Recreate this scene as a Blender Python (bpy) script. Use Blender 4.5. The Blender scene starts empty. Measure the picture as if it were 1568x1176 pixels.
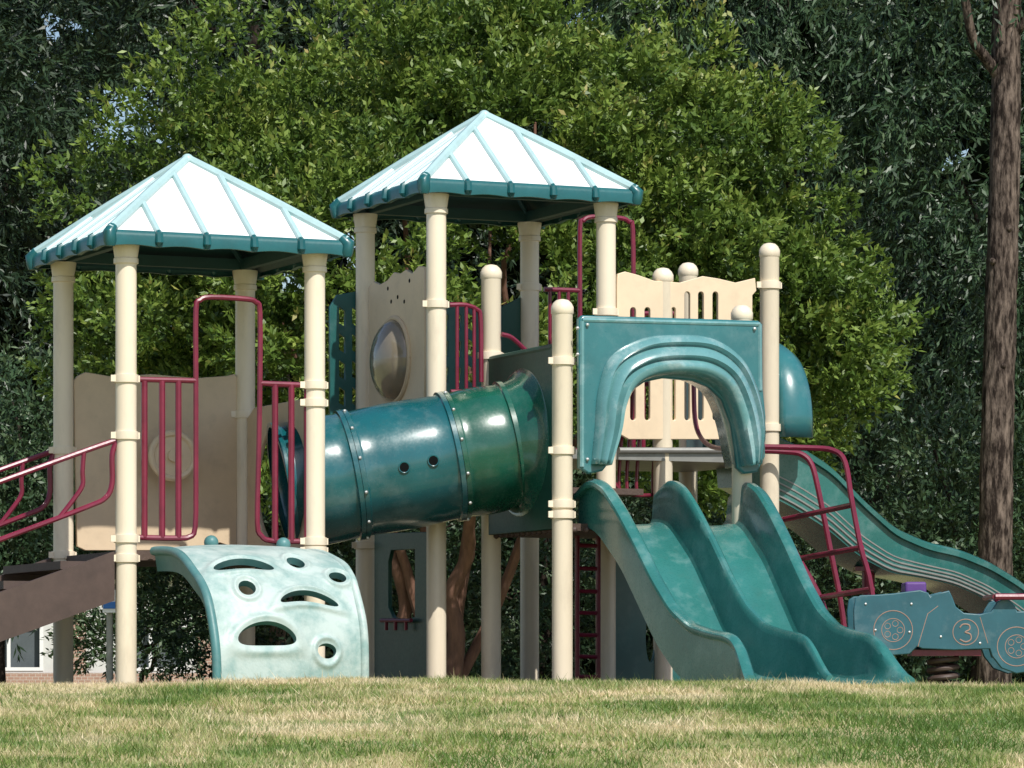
import bpy, math, numpy as np, bmesh
from mathutils import Vector, Matrix
rng=np.random.default_rng(7)
F=6250.0; YE=1060.0; UC=784.0
sc=bpy.context.scene
# ---------------------------------------------------------------- helpers
def W(u,v,Y): return Vector(((u-UC)*Y/F, Y, (YE-v)*Y/F))
def G2(u,Y): return Vector(((u-UC)*Y/F, Y))
class Pl:
    """vertical plane through two ground points; measures positions along it"""
    def __init__(s,P,Q,off=0):
        s.P=Vector((P[0],P[1])); d=Vector((Q[0],Q[1]))-s.P; s.L=d.length; s.d=d.normalized()
        s.n=Vector((s.d.y,-s.d.x)); s.P=s.P+s.n*off
    def tz(s,u,v):
        k=(u-UC)/F; t=(k*s.P.y-s.P.x)/(s.d.x-k*s.d.y); Y=s.P.y+s.d.y*t
        return t,(YE-v)*Y/F
    def w(s,t,z,o=0):
        p=s.P+s.d*t+s.n*o; return Vector((p.x,p.y,z))
    def uv(s,u,v,o=0):
        t,z=s.tz(u,v); return s.w(t,z,o)
    def M(s,o=0):
        p=s.P+s.n*o
        return Matrix(((s.d.x,0,s.n.x,p.x),(s.d.y,0,s.n.y,p.y),(0,1,0,0),(0,0,0,1)))
def empty(name,loc=(0,0,0)):
    e=bpy.data.objects.new(name,None); e.empty_display_size=.2; e.location=loc; sc.collection.objects.link(e); return e
def link(o,parent):
    sc.collection.objects.link(o)
    if parent is not None:
        o.parent=parent
        o.matrix_parent_inverse=Matrix.Translation(-Vector(parent.location))
def mesh(name,V,Fc,mat,parent=None,smooth=True,ang=40):
    me=bpy.data.meshes.new(name); me.from_pydata([tuple(v) for v in V],[],Fc); me.update()
    o=bpy.data.objects.new(name,me); link(o,parent)
    if mat: me.materials.append(mat)
    if smooth:
        me.polygons.foreach_set('use_smooth',[True]*len(me.polygons))
        try: me.set_sharp_from_angle(angle=math.radians(ang))
        except Exception: pass
    return o
def cat(pts,n=6,closed=False):
    pts=[Vector(p) for p in pts]; N=len(pts); out=[]
    rngs=range(N) if closed else range(N-1)
    for i in rngs:
        if closed: a,b,c,d=pts[i-1],pts[i],pts[(i+1)%N],pts[(i+2)%N]
        else:
            a=pts[i-1] if i>0 else pts[0]*2-pts[1]; b=pts[i]; c=pts[i+1]; d=pts[i+2] if i+2<N else pts[-1]*2-pts[-2]
        for k in range(n):
            t=k/n; out.append(.5*((2*b)+(c-a)*t+(2*a-5*b+4*c-d)*t*t+(3*b-a-3*c+d)*t**3))
    if not closed: out.append(pts[-1])
    return out
class MB:
    def __init__(s): s.V=[]; s.F=[]
    def tube(s,pts,r,n=10,cap=True):
        pts=[Vector(p) for p in pts]; N=len(pts)
        rs=r if hasattr(r,'__len__') else [r]*N
        base=len(s.V); up=None
        for i,p in enumerate(pts):
            t=(pts[min(i+1,N-1)]-pts[max(i-1,0)]).normalized()
            if up is None:
                a=Vector((0,0,1)) if abs(t.z)<.9 else Vector((1,0,0)); up=(a-t*a.dot(t)).normalized()
            else:
                up=(up-t*up.dot(t)); up.normalize()
            b=t.cross(up)
            for k in range(n):
                an=2*math.pi*k/n; s.V.append(p+(up*math.cos(an)+b*math.sin(an))*rs[i])
        for i in range(N-1):
            for k in range(n):
                a=base+i*n+k; b=base+i*n+(k+1)%n; s.F.append((a,b,b+n,a+n))
        if cap:
            s.F.append(tuple(base+k for k in range(n))[::-1]); s.F.append(tuple(base+(N-1)*n+k for k in range(n)))
        return s
    def lathe(s,c,prof,n=24):
        base=len(s.V)
        for r,z in prof:
            for k in range(n):
                an=2*math.pi*k/n; s.V.append(Vector((c[0]+r*math.cos(an),c[1]+r*math.sin(an),z)))
        for i in range(len(prof)-1):
            for k in range(n):
                a=base+i*n+k; b=base+i*n+(k+1)%n; s.F.append((a,b,b+n,a+n))
        s.F.append(tuple(base+k for k in range(n))[::-1]); s.F.append(tuple(base+(len(prof)-1)*n+k for k in range(n)))
        return s
    def box(s,o,a,b,c):
        o,a,b,c=map(Vector,(o,a,b,c)); i=len(s.V)
        s.V+=[o,o+a,o+a+b,o+b,o+c,o+a+c,o+a+b+c,o+b+c]
        f=[(0,3,2,1),(4,5,6,7),(0,1,5,4),(1,2,6,5),(2,3,7,6),(3,0,4,7)]
        s.F+=[tuple(i+k for k in q) for q in f]; return s
    def ball(s,c,r,n=8):
        i0=len(s.V); c=Vector(c)
        for a in range(1,n):
            th=math.pi*a/n
            for k in range(n): s.V.append(c+Vector((math.sin(th)*math.cos(2*math.pi*k/n),math.sin(th)*math.sin(2*math.pi*k/n),math.cos(th)))*r)
        t=len(s.V); s.V+=[c+Vector((0,0,r)),c-Vector((0,0,r))]
        for a in range(n-2):
            for k in range(n): s.F.append((i0+a*n+k,i0+(a+1)*n+k,i0+(a+1)*n+(k+1)%n,i0+a*n+(k+1)%n))
        for k in range(n):
            s.F.append((t,i0+k,i0+(k+1)%n)); s.F.append((t+1,i0+(n-2)*n+(k+1)%n,i0+(n-2)*n+k))
        return s
    def done(s,name,mat,parent,smooth=True,ang=40): return mesh(name,s.V,s.F,mat,parent,smooth,ang)
def sheet(name,rows,mat,parent,closed_v=False,ang=40):
    n=len(rows[0]); V=[p for r in rows for p in r]; Fc=[]
    m=n if closed_v else n-1
    for i in range(len(rows)-1):
        for k in range(m): Fc.append((i*n+k,i*n+(k+1)%n,(i+1)*n+(k+1)%n,(i+1)*n+k))
    if closed_v: Fc.append(tuple(range(n))[::-1]); Fc.append(tuple((len(rows)-1)*n+k for k in range(n)))
    return mesh(name,V,Fc,mat,parent,True,ang)
def panel(name,pl,outer,holes,mat,parent,th=.02,off=0,bev=.004,uv=True,smooth_outer=False):
    """flat board cut from sheet, with real openings"""
    cu=bpy.data.curves.new(name,'CURVE'); cu.dimensions='2D'; cu.fill_mode='BOTH'; cu.extrude=th/2; cu.bevel_depth=bev; cu.bevel_resolution=1
    def conv(l): return [Vector((*pl.tz(*p),0)) if uv else Vector((p[0],p[1],0)) for p in l]
    for j,l in enumerate([outer]+holes):
        pts=conv(l)
        if j==0 and smooth_outer: pts=cat(pts,5,True)
        sp=cu.splines.new('POLY'); sp.points.add(len(pts)-1)
        for q,p in zip(sp.points,pts): q.co=(p.x,p.y,0,1)
        sp.use_cyclic_u=True
    t=bpy.data.objects.new('tmp',cu); sc.collection.objects.link(t)
    dg=bpy.context.evaluated_depsgraph_get(); me=bpy.data.meshes.new_from_object(t.evaluated_get(dg))
    bpy.data.objects.remove(t); bpy.data.curves.remove(cu)
    me.name=name; me.transform(pl.M(off)); me.materials.clear(); me.materials.append(mat)
    o=bpy.data.objects.new(name,me); link(o,parent); return o
def ell(cx,cy,rx,ry,n=24): return [(cx+rx*math.cos(2*math.pi*k/n),cy+ry*math.sin(2*math.pi*k/n)) for k in range(n)]
def slot(cx,z0,z1,w,n=6):
    r=w/2; o=[]
    for k in range(n+1): a=math.pi*k/n; o.append((cx+r*math.cos(a),z1-r+r*math.sin(a)))
    for k in range(n+1): a=math.pi+math.pi*k/n; o.append((cx+r*math.cos(a),z0+r+r*math.sin(a)))
    return o
# ---------------------------------------------------------------- materials
def nodes(m): m.use_nodes=True; return m.node_tree.nodes,m.node_tree.links
def mat(name,col,rough=.5,var=.12,scale=6,bump=.0,metal=0,coat=0,col2=None,stretch=None,fine=60,spec=.5,chalk_glare=0,dirt=.0,rp=(.3,.62),cro=.14,chc=(.42,.50,.50)):
    m=bpy.data.materials.new(name); N,L=nodes(m); b=N['Principled BSDF']
    tc=N.new('ShaderNodeTexCoord'); src=tc.outputs['Object']
    if stretch:
        mp=N.new('ShaderNodeMapping'); mp.inputs['Scale'].default_value=stretch; L.new(src,mp.inputs['Vector']); src=mp.outputs['Vector']
    nz=N.new('ShaderNodeTexNoise'); nz.inputs['Scale'].default_value=scale; nz.inputs['Detail'].default_value=8; nz.inputs['Roughness'].default_value=.65; L.new(src,nz.inputs['Vector'])
    cr=N.new('ShaderNodeValToRGB'); c2=col2 or tuple(c*(1-var*2) for c in col)
    cr.color_ramp.elements[0].position=rp[0]; cr.color_ramp.elements[1].position=rp[1]
    cr.color_ramp.elements[0].color=(*c2,1); cr.color_ramp.elements[1].color=(*col,1)
    L.new(nz.outputs['Fac'],cr.inputs['Fac']); colout=cr.outputs['Color']
    def overlay(colout,sc_,target,amt,lo,hi,det=10):
        n3=N.new('ShaderNodeTexNoise'); n3.inputs['Scale'].default_value=sc_; n3.inputs['Detail'].default_value=det; n3.inputs['Roughness'].default_value=.7; L.new(src,n3.inputs['Vector'])
        mr=N.new('ShaderNodeMapRange'); mr.inputs['From Min'].default_value=lo; mr.inputs['From Max'].default_value=hi; mr.inputs['To Max'].default_value=amt; L.new(n3.outputs['Fac'],mr.inputs['Value'])
        mx=N.new('ShaderNodeMixRGB'); mx.inputs['Color2'].default_value=(*target,1); L.new(mr.outputs['Result'],mx.inputs['Fac']); L.new(colout,mx.inputs['Color1']); return mx.outputs['Color']
    if chalk_glare: colout=overlay(colout,5,chc,chalk_glare,.5,.72)  # pale overlay: chalky wear, and the painted highlight on the hood arch
    if dirt: colout=overlay(colout,9,(.10,.085,.06),dirt,.52,.75)
    L.new(colout,b.inputs['Base Color'])
    rr=N.new('ShaderNodeMapRange'); rr.inputs['To Min'].default_value=max(0,rough-.1); rr.inputs['To Max'].default_value=min(1,rough+.14)
    n2=N.new('ShaderNodeTexNoise'); n2.inputs['Scale'].default_value=fine; n2.inputs['Detail'].default_value=4; L.new(src,n2.inputs['Vector'])
    L.new(n2.outputs['Fac'],rr.inputs['Value']); L.new(rr.outputs['Result'],b.inputs['Roughness'])
    b.inputs['Metallic'].default_value=metal; b.inputs['Coat Weight'].default_value=coat; b.inputs['Coat Roughness'].default_value=cro
    b.inputs['Specular IOR Level'].default_value=spec
    if bump:
        bp=N.new('ShaderNodeBump'); bp.inputs['Strength'].default_value=bump; bp.inputs['Distance'].default_value=.01
        L.new(n2.outputs['Fac'],bp.inputs['Height']); L.new(bp.outputs['Normal'],b.inputs['Normal'])
    return m
m_post=mat('cream_powdercoat',(.84,.73,.56),.34,.05,3,stretch=(1,1,.3),dirt=.18,coat=.2)
m_tan=mat('tan_plastic',(.68,.53,.36),.5,.06,4,dirt=.15)
m_tan2=mat('pale_tan_plastic',(.78,.62,.43),.5,.05,4,dirt=.12)
m_red=mat('maroon_coated_steel',(.19,.012,.038),.35,.15,8,coat=.3)
m_teal=mat('teal_plastic',(.018,.115,.11),.36,.12,3,coat=.2,chalk_glare=.1)
m_slide=mat('slide_teal_plastic',(.030,.175,.160),.27,.14,2.5,coat=.5,chalk_glare=.22,dirt=.15)
m_hood=mat('hood_teal_plastic',(.03,.165,.18),.30,.1,3,coat=.5,chalk_glare=.15)
m_arch=mat('hood_arch_painted_highlight',(.13,.32,.33),.22,.15,3,coat=1,chalk_glare=.45,cro=.18,chc=(.6,.68,.68))  # paler base and whitened patches paint a sun highlight into the arch colour
m_tun=mat('tunnel_teal_plastic',(.006,.105,.12),.22,.14,3,coat=.9,chalk_glare=.14,dirt=.1,cro=.13)
m_tun2=mat('tunnel_green_plastic',(.006,.095,.06),.24,.14,3,coat=.8,chalk_glare=.08,cro=.13)
m_green=mat('dark_green_plastic',(.008,.07,.048),.4,.15,4)
m_trim=mat('roof_trim_teal',(.010,.112,.122),.35,.12,5,coat=.2)
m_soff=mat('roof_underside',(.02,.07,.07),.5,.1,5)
m_rib=mat('roof_rib_pale_teal',(.42,.60,.61),.33,.08,5,coat=.3)
m_roof=mat('roof_white_panel',(.84,.85,.83),.35,.03,3,coat=.2,dirt=.05)
m_deck=mat('deck_brown_rubber',(.10,.065,.05),.6,.15,30,bump=.3)
m_gray=mat('gray_steel',(.30,.30,.28),.45,.1,10,metal=.4)
m_dark=mat('hole_shade_black',(.004,.005,.005),.8,.1,4,spec=.1)  # near-black colour for the shade inside holes drawn as discs
m_bolt=mat('bolt_metal',(.6,.6,.58),.35,.05,20,metal=.7)
m_brown=mat('brown_ramp_steel',(.085,.055,.045),.55,.15,8)
m_climb=mat('climber_marbled_plastic',(.45,.54,.51),.45,.1,6,bump=.15,col2=(.25,.38,.36),dirt=.2,rp=(.36,.58))
m_climb2=mat('climber_teal_edge',(.08,.22,.22),.45,.1,4,chalk_glare=.2)
m_bub=mat('bubble_polycarbonate',(.42,.36,.27),.08,.1,3,coat=.6); m_bub.node_tree.nodes['Principled BSDF'].inputs['Transmission Weight'].default_value=.45
m_purple=mat('purple_plastic',(.12,.05,.24),.45,.1,4)
m_car=mat('car_teal_plastic',(.028,.115,.145),.42,.12,4,chalk_glare=.18)
m_carline=mat('car_engraved_tan',(.34,.22,.17),.6,.1,8)
m_white=mat('white_sign_face',(.8,.8,.8),.5,.03,5)
m_blue=mat('blue_sign_face',(.03,.16,.5),.5,.05,5)
m_bark=mat('bark_grey_brown',(.20,.155,.125),.95,.3,8,bump=1.0,stretch=(3,3,.7),fine=26,col2=(.022,.016,.013),spec=.1,rp=(.42,.66))
m_bark2=mat('bark_dark',(.05,.038,.03),.95,.3,7,bump=1.0,stretch=(3,3,.6),fine=22,spec=.1)
m_redbark=mat('bark_reddish',(.20,.10,.065),.8,.25,8,bump=.6,stretch=(2,2,.5),fine=25)
m_wood=mat('woodland_shade_dark',(.014,.022,.009),.95,.3,2,bump=.8,fine=6,col2=(.003,.005,.002),spec=.05)  # deep foliage shade put into the base colour
def leafmat(name,cols,trans=.3):
    m=bpy.data.materials.new(name); N,L=nodes(m); N.clear()
    out=N.new('ShaderNodeOutputMaterial'); at=N.new('ShaderNodeAttribute'); at.attribute_name='tint'
    cr=N.new('ShaderNodeValToRGB'); e=cr.color_ramp.elements; e[0].color=(*cols[0],1); e[1].color=(*cols[-1],1)
    for i,c in enumerate(cols[1:-1]):
        x=e.new((i+1)/(len(cols)-1)); x.color=(*c,1)
    L.new(at.outputs['Fac'],cr.inputs['Fac'])
    p=N.new('ShaderNodeBsdfPrincipled'); p.inputs['Roughness'].default_value=.45; p.inputs['Specular IOR Level'].default_value=.45; L.new(cr.outputs['Color'],p.inputs['Base Color'])
    if trans>0:
        t=N.new('ShaderNodeBsdfTranslucent'); L.new(cr.outputs['Color'],t.inputs['Color'])
        mx=N.new('ShaderNodeMixShader'); mx.inputs['Fac'].default_value=trans; L.new(p.outputs[0],mx.inputs[1]); L.new(t.outputs[0],mx.inputs[2]); L.new(mx.outputs[0],out.inputs['Surface'])
    else: L.new(p.outputs[0],out.inputs['Surface'])
    return m
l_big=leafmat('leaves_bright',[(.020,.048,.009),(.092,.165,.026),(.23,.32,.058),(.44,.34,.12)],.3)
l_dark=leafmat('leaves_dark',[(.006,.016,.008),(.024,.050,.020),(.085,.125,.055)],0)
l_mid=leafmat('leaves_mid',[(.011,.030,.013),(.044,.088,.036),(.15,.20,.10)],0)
l_gr=leafmat('grass_blades',[(.10,.19,.035),(.24,.33,.08),(.62,.54,.29),(.84,.70,.47)],.35)
# ---------------------------------------------------------------- world + camera
w=bpy.data.worlds.new('World'); sc.world=w; w.use_nodes=True; N=w.node_tree.nodes; L=w.node_tree.links
sky=N.new('ShaderNodeTexSky'); sky.sky_type='NISHITA'; sky.sun_disc=False
S=Vector((.30,-.60,.80)).normalized(); el=math.asin(S.z); az=math.atan2(S.x,S.y)
sky.sun_elevation=el; sky.sun_rotation=az; L.new(sky.outputs[0],N['Background'].inputs['Color']); N['Background'].inputs['Strength'].default_value=.115
sl=bpy.data.lights.new('sun','SUN'); sl.energy=5.0; sl.angle=math.radians(.5); sl.color=(1,.965,.90)
so=bpy.data.objects.new('sun',sl); sc.collection.objects.link(so); so.rotation_euler=S.to_track_quat('Z','Y').to_euler(); so.location=(5,5,20)
cam=bpy.data.cameras.new('camera'); co=bpy.data.objects.new('camera',cam); sc.collection.objects.link(co); sc.camera=co
co.location=(0,0,0); co.rotation_euler=(math.radians(90),0,0); cam.sensor_width=36; cam.lens=F/1568*36; cam.shift_y=472/1568; cam.clip_end=2000; cam.clip_start=.5
sc.view_settings.view_transform='Standard'; sc.view_settings.look='None'; sc.view_settings.exposure=0
# ---------------------------------------------------------------- ground
GY=np.array([-200,-20,0,10,15,18,19.3,20.3,21.1,22,23,24,3000.]); GZ=np.array([-4,-2.4,-1.56,-.77,-.36,-.125,-.03,.025,.038,.02,-.012,-.02,-.02])
def gz(y):
    y=np.asarray(y,float); return (np.interp(y-.5,GY,GZ)+np.interp(y-.25,GY,GZ)+np.interp(y,GY,GZ)+np.interp(y+.25,GY,GZ)+np.interp(y+.5,GY,GZ))/5
def gwave(x,y): return 0.012*np.sin(x*1.3+y*.7)+.008*np.sin(x*2.9-y)
ys=np.concatenate([[-150,-60,-20,-5,0,5,10,12,14],np.arange(15,24.6,.2),[26,30,40,60,100,300,1200]])
xs=np.concatenate([[-900,-200,-60,-20,-10],np.arange(-7,7.1,.5),[10,20,60,200,900]])
rows=[[Vector((x,y,float(gz(y))+ (float(gwave(x,y)) if 14<y<23 else 0))) for x in xs] for y in ys]
gm=bpy.data.materials.new('lawn_soil_and_turf'); N,L=nodes(gm); b=N['Principled BSDF']; b.inputs['Roughness'].default_value=.95
tc=N.new('ShaderNodeTexCoord'); n1=N.new('ShaderNodeTexNoise'); n1.inputs['Scale'].default_value=1.3; n1.inputs['Detail'].default_value=10; L.new(tc.outputs['Object'],n1.inputs['Vector'])
cr=N.new('ShaderNodeValToRGB'); cr.color_ramp.elements[0].position=.38; cr.color_ramp.elements[1].position=.6; cr.color_ramp.elements[0].color=(.14,.19,.05,1); cr.color_ramp.elements[1].color=(.40,.34,.17,1)
L.new(n1.outputs['Fac'],cr.inputs['Fac']); L.new(cr.outputs['Color'],b.inputs['Base Color'])
sheet('grass_lawn_ground',rows,gm,None)
mul=mat('bark_mulch',(.10,.065,.04),.95,.3,25,bump=1)
sheet('bark_mulch_surface',[[Vector((x,y,-.014)) for x in np.linspace(-9,9,10)] for y in np.linspace(24.8,31.5,6)],mul,None)
def vnoise(x,y,s,seed):
    r=np.random.default_rng(seed); g=r.random((64,64)); X=x/s+20; Y_=y/s+5; xi=np.floor(X).astype(int); yi=np.floor(Y_).astype(int); fx=X-xi; fy=Y_-yi
    fx=fx*fx*(3-2*fx); fy=fy*fy*(3-2*fy); q=lambda a,b:g[a%64,b%64]
    return (q(xi,yi)*(1-fx)+q(xi+1,yi)*fx)*(1-fy)+(q(xi,yi+1)*(1-fx)+q(xi+1,yi+1)*fx)*fy
def rawmesh(name,V,nv,mat,parent,tint):
    n=V.shape[0]; me=bpy.data.meshes.new(name); me.vertices.add(n*nv); me.vertices.foreach_set('co',V.reshape(-1).astype(np.float32))
    me.loops.add(n*nv); me.loops.foreach_set('vertex_index',np.arange(n*nv,dtype=np.int32)); me.polygons.add(n)
    me.polygons.foreach_set('loop_start',np.arange(0,n*nv,nv,dtype=np.int32))
    try: me.polygons.foreach_set('loop_total',np.full(n,nv,dtype=np.int32))
    except Exception: pass
    a=me.attributes.new('tint','FLOAT','POINT'); a.data.foreach_set('value',np.repeat(tint,nv).astype(np.float32))
    me.update(calc_edges=True); me.materials.append(mat); o=bpy.data.objects.new(name,me); link(o,parent); return o
n=200000
gx=rng.uniform(-3.9,3.9,n); gy=15+6.9*rng.random(n)**.9
base=np.stack([gx,gy,gz(gy)+gwave(gx,gy)-.004],1)
h=rng.uniform(.016,.040,n)*(0.6+.9*vnoise(gx,gy,.3,3))*np.where(rng.random(n)<.02,1.7,1); an=rng.uniform(0,2*np.pi,n); wd=rng.uniform(.002,.0045,n)
side=np.stack([np.cos(an),np.sin(an),0*an],1)*wd[:,None]; lean=rng.normal(0,.6,(n,3))*h[:,None]; lean[:,2]=h
V=np.stack([base-side,base+side,base+lean],1)
pn=.40*vnoise(gx,gy,.8,11)+.35*vnoise(gx,gy*1.5,.22,12)+.25*vnoise(gx,gy,2.0,13)
dry=np.clip((gy-17.6)/2.2,0,1)*.22
tint=np.clip((pn-.5)*2.6+.32+dry+rng.normal(0,.17,n),0,1)
rawmesh('grass_blades',V,3,l_gr,None,tint)
# ---------------------------------------------------------------- layout points
e1=Vector((.912,.410)); e2=Vector((-.410,.912))
A=G2(193,25.0); B=A+e1*1.24; C=A+e2*1.24; D=A+e1*1.24+e2*1.24
E=G2(668,26.48); Fp=E+e1*1.22; Gp=E+e2*1.22; H=Fp+e2*1.22
K=G2(861,25.6); O=G2(1136,26.1); J=G2(752,26.7); Lp=G2(1015,27.2)
Mp=Fp+e1*1.22; Np=H+e1*1.22
def zz(v,P): return (YE-v)*P.y/F
def post(mb,P,top,clamps,r=.065,cap='dome'):
    if cap=='dome': pr=[(r,-.1),(r,top-.10),(r+.002,top-.095),(r+.006,top-.09),(r+.006,top-.05),(r*.9,top-.025),(r*.6,top-.007),(.01,top)]
    else: pr=[(r,-.1),(r,top-.13),(r+.012,top-.125),(r+.012,top-.095),(r+.006,top-.09),(r+.018,top-.01),(r+.018,top)]
    mb.lathe(P,pr)
    for v in clamps:
        z=zz(v,P); mb.lathe(P,[(r+.001,z-.026),(r+.011,z-.024),(r+.012,z),(r+.011,z+.024),(r+.001,z+.026)])
        mb.box((P.x+e1.x*(r+.0)-.01,P.y+e1.y*r-.03,z-.02),(.035,.012,0),(-.004,.028,0),(0,0,.04))
        mb.box((P.x-e1.x*(r+.03),P.y-e1.y*(r+.03)-.02,z-.02),(.035,.012,0),(-.004,.028,0),(0,0,.04))
def tubeP(mb,pl,pts,r=.017,o=0,sm=0):
    p=[pl.uv(u,v,o) for u,v in pts]
    if sm: p=cat(p,sm)
    mb.tube(p,r,8)
def roof(par,c,zE,zA,half,zpost):
    cs=[c+(-e1-e2)*half,c+(e1-e2)*half,c+(e1+e2)*half,c+(-e1+e2)*half]
    cs=[Vector((p.x,p.y,zE)) for p in cs]; ap=Vector((c.x,c.y,zA))
    V=[];Fc=[]
    for i in range(4):
        a,b=cs[i],cs[(i+1)%4]; k=len(V); V+=[a,b,ap]; Fc.append((k,k+1,k+2))
    mesh('roof_panels',V,Fc,m_roof,par,False)
    V=[];Fc=[]; dz=Vector((0,0,-.05))
    for i in range(4):
        a,b=cs[i],cs[(i+1)%4]; ins=.03; ca=Vector((c.x,c.y,a.z)); k=len(V)
        V+=[a+(ca-a)*ins+dz,b+(ca-b)*ins+dz,ap+dz*1.5]; Fc.append((k,k+2,k+1))
    mesh('roof_underside',V,Fc,m_soff,par,False)
    rb=MB(); tr=MB()
    for i in range(4):
        a,b=cs[i],cs[(i+1)%4]; mid=(a+b)/2; slope=(ap-mid)
        rb.tube([a+Vector((0,0,.01)),a.lerp(ap,.5)+Vector((0,0,.012)),ap+Vector((0,0,.0))],[.032,.032,.028],8)
        out=Vector((mid.x-c.x,mid.y-c.y,0)).normalized()
        for f in (.2,.4,.6,.8):
            s0=a.lerp(b,f); d=min(f,1-f)*2; s1=s0+slope*d*.98
            rb.tube([s0+Vector((0,0,.008)),s1+Vector((0,0,.008))],.020,8)
            tr.tube([s0+slope*.03+Vector((0,0,.006)),s0+out*.018+Vector((0,0,-.005)),s0+out*.022+Vector((0,0,-.055)),s0+out*.012+Vector((0,0,-.075))],[.016,.024,.026,.012],8)
        n=30; rws=[]
        for k in range(n+1):
            p=a.lerp(b,k/n); ph=(k/n)*5; sc_=-.085+.012*abs(math.sin(math.pi*ph))
            rws.append([p+Vector((0,0,.008))+slope.normalized()*.012,p+out*.006+Vector((0,0,.0)),p+out*.014+Vector((0,0,-.02)),p+out*.012+Vector((0,0,sc_)),p-out*.02+Vector((0,0,sc_))])
        sheet('eave_fascia',rws,m_trim,par)
        tr.tube([a+(ap-a)*.03+Vector((0,0,.012)),a+(a-Vector((c.x,c.y,a.z))).normalized()*.01+Vector((0,0,-.01)),a+Vector((0,0,-.06)),a+Vector((0,0,-.088))],[.034,.042,.04,.03],10)
    rb.ball(ap+Vector((0,0,-.01)),.042,10)
    rb.done('roof_ribs',m_rib,par); tr.done('eave_rib_caps',m_trim,par)
    bm=MB()
    q=[c+(-e1-e2)*half*.8,c+(e1-e2)*half*.8,c+(e1+e2)*half*.8,c+(-e1+e2)*half*.8]
    for i in range(4):
        a=q[i];b=q[(i+1)%4]; d=(b-a); nrm=Vector((-d.y,d.x)).normalized()*.05
        bm.box((a.x,a.y,zpost-.0),(d.x,d.y,0),(nrm.x,nrm.y,0),(0,0,.07))
    for p in q: bm.tube([(p.x,p.y,zpost+.03),(c.x,c.y,zA-.12)],.02,8)
    bm.done('roof_frame',m_soff,par,False)
def deck(mb,P0,P1,P2,P3,z,th=.05):
    i=len(mb.V)
    for q in (z-th,z):
        for p in (P0,P1,P2,P3): mb.V.append(Vector((p.x,p.y,q)))
    for f in [(3,2,1,0),(4,5,6,7),(0,1,5,4),(1,2,6,5),(2,3,7,6),(3,0,4,7)]: mb.F.append(tuple(i+k for k in f))
# ================================================================ tower 1
t1=empty('playground_tower',(A.x,A.y,0))
pm=MB()
zt=2.75
post(pm,A,zt,[580,667,825,855],cap='s'); post(pm,B,zt,[590,617,829,843],cap='s'); post(pm,C,zt,[690,850],cap='s'); post(pm,D,zt,[635,850],cap='s')
pm.done('posts',m_post,t1)
c1=(A+D)/2; roof(t1,c1,2.80,3.375,.775,zt)
dm=MB(); deck(dm,A,B,D,C,.87,.06); dm.done('deck',m_deck,t1,False)
AB=Pl(A,B); CD=Pl(C,D); BD=Pl(D,B); AC=Pl(C,A)
rm=MB()
tubeP(rm,AB,[(213,581),(300,583)],.017); tubeP(rm,AB,[(213,823),(270,824),(290,822),(299,806),(300,720),(300,583),(300,475),(306,460),(322,455),(378,458),(392,463),(398,478),(398,588),(396,700),(394,800),(400,820),(416,828),(476,829)],.017,sm=3)
tubeP(rm,AB,[(398,587),(476,590)],.017); tubeP(rm,AB,[(413,589),(476,591)],.014)
for u in (221,248,273): tubeP(rm,AB,[(u,583),(u,823)],.02)
for u in (421,446,470): tubeP(rm,AB,[(u,589),(u,828)],.02)
rm.done('guard_rails',m_red,t1)
panel('back_panel',CD,[(113,584),(118,577),(130,571),(172,578),(230,574),(300,580),(345,577),(358,574),(362,580),(360,838),(335,830),(318,842),(130,842),(118,836)],[],m_tan,t1,.02,off=.0)
wm=MB(); ctr=Vector(CD.uv(252,700,.16))
ring_=[ctr+Vector((CD.d.x*math.cos(a),CD.d.y*math.cos(a),math.sin(a)))*.145 for a in np.linspace(0,2*math.pi,33)]
wm.tube(ring_,.022,8)
nn=Vector((CD.n.x,CD.n.y,0)); wm.tube([ctr-nn*.16,ctr+nn*.03],[.03,.04],12); wm.tube([ctr-nn*.012,ctr+nn*.004],[.135,.135],28)
wm.done('steering_wheel',m_tan2,t1)
h0=[(1.24/2+.39*math.cos(a),1.32+.39*math.sin(a)) for a in np.linspace(0,2*math.pi,33)[:-1]]
panel('tunnel_entry_panel',BD,[(.08,.9),(1.16,.9),(1.16,1.78),(1.05,1.84),(.2,1.84),(.08,1.78)],[h0],m_tan,t1,.02,uv=False)
# ================================================================ ramp / transfer stair at left
rp=empty('access_ramp',(A.x-1,A.y,0))
st=MB()
for base in (A-e1*.08-e2*.02,C-e1*.08):
    s0,s1=0,2.1
    p0=base; p1=base-e1*s1; z0,z1=.86,.12
    i=len(st.V); n2=e2*.05
    for p,z in ((p0,z0),(p1,z1)):
        for q_ in (Vector((0,0)),n2):
            st.V+= [Vector((p.x+q_.x,p.y+q_.y,z-.30)),Vector((p.x+q_.x,p.y+q_.y,z))]
    st.F+=[tuple(i+k for k in f) for f in [(0,1,5,4),(2,6,7,3),(1,3,7,5),(0,4,6,2),(0,2,3,1),(4,5,7,6)]]
for k in range(6):
    s=.05+k*.36; z=.80-k*.125; p=A-e1*(s+.36)+e2*.03
    st.box((p.x,p.y,z-.05),(e1.x*.36,e1.y*.36,0),(e2.x*1.18,e2.y*1.18,0),(0,0,.05))
st.done('steps_and_stringers',m_brown,rp,False)
hr=MB()
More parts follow.
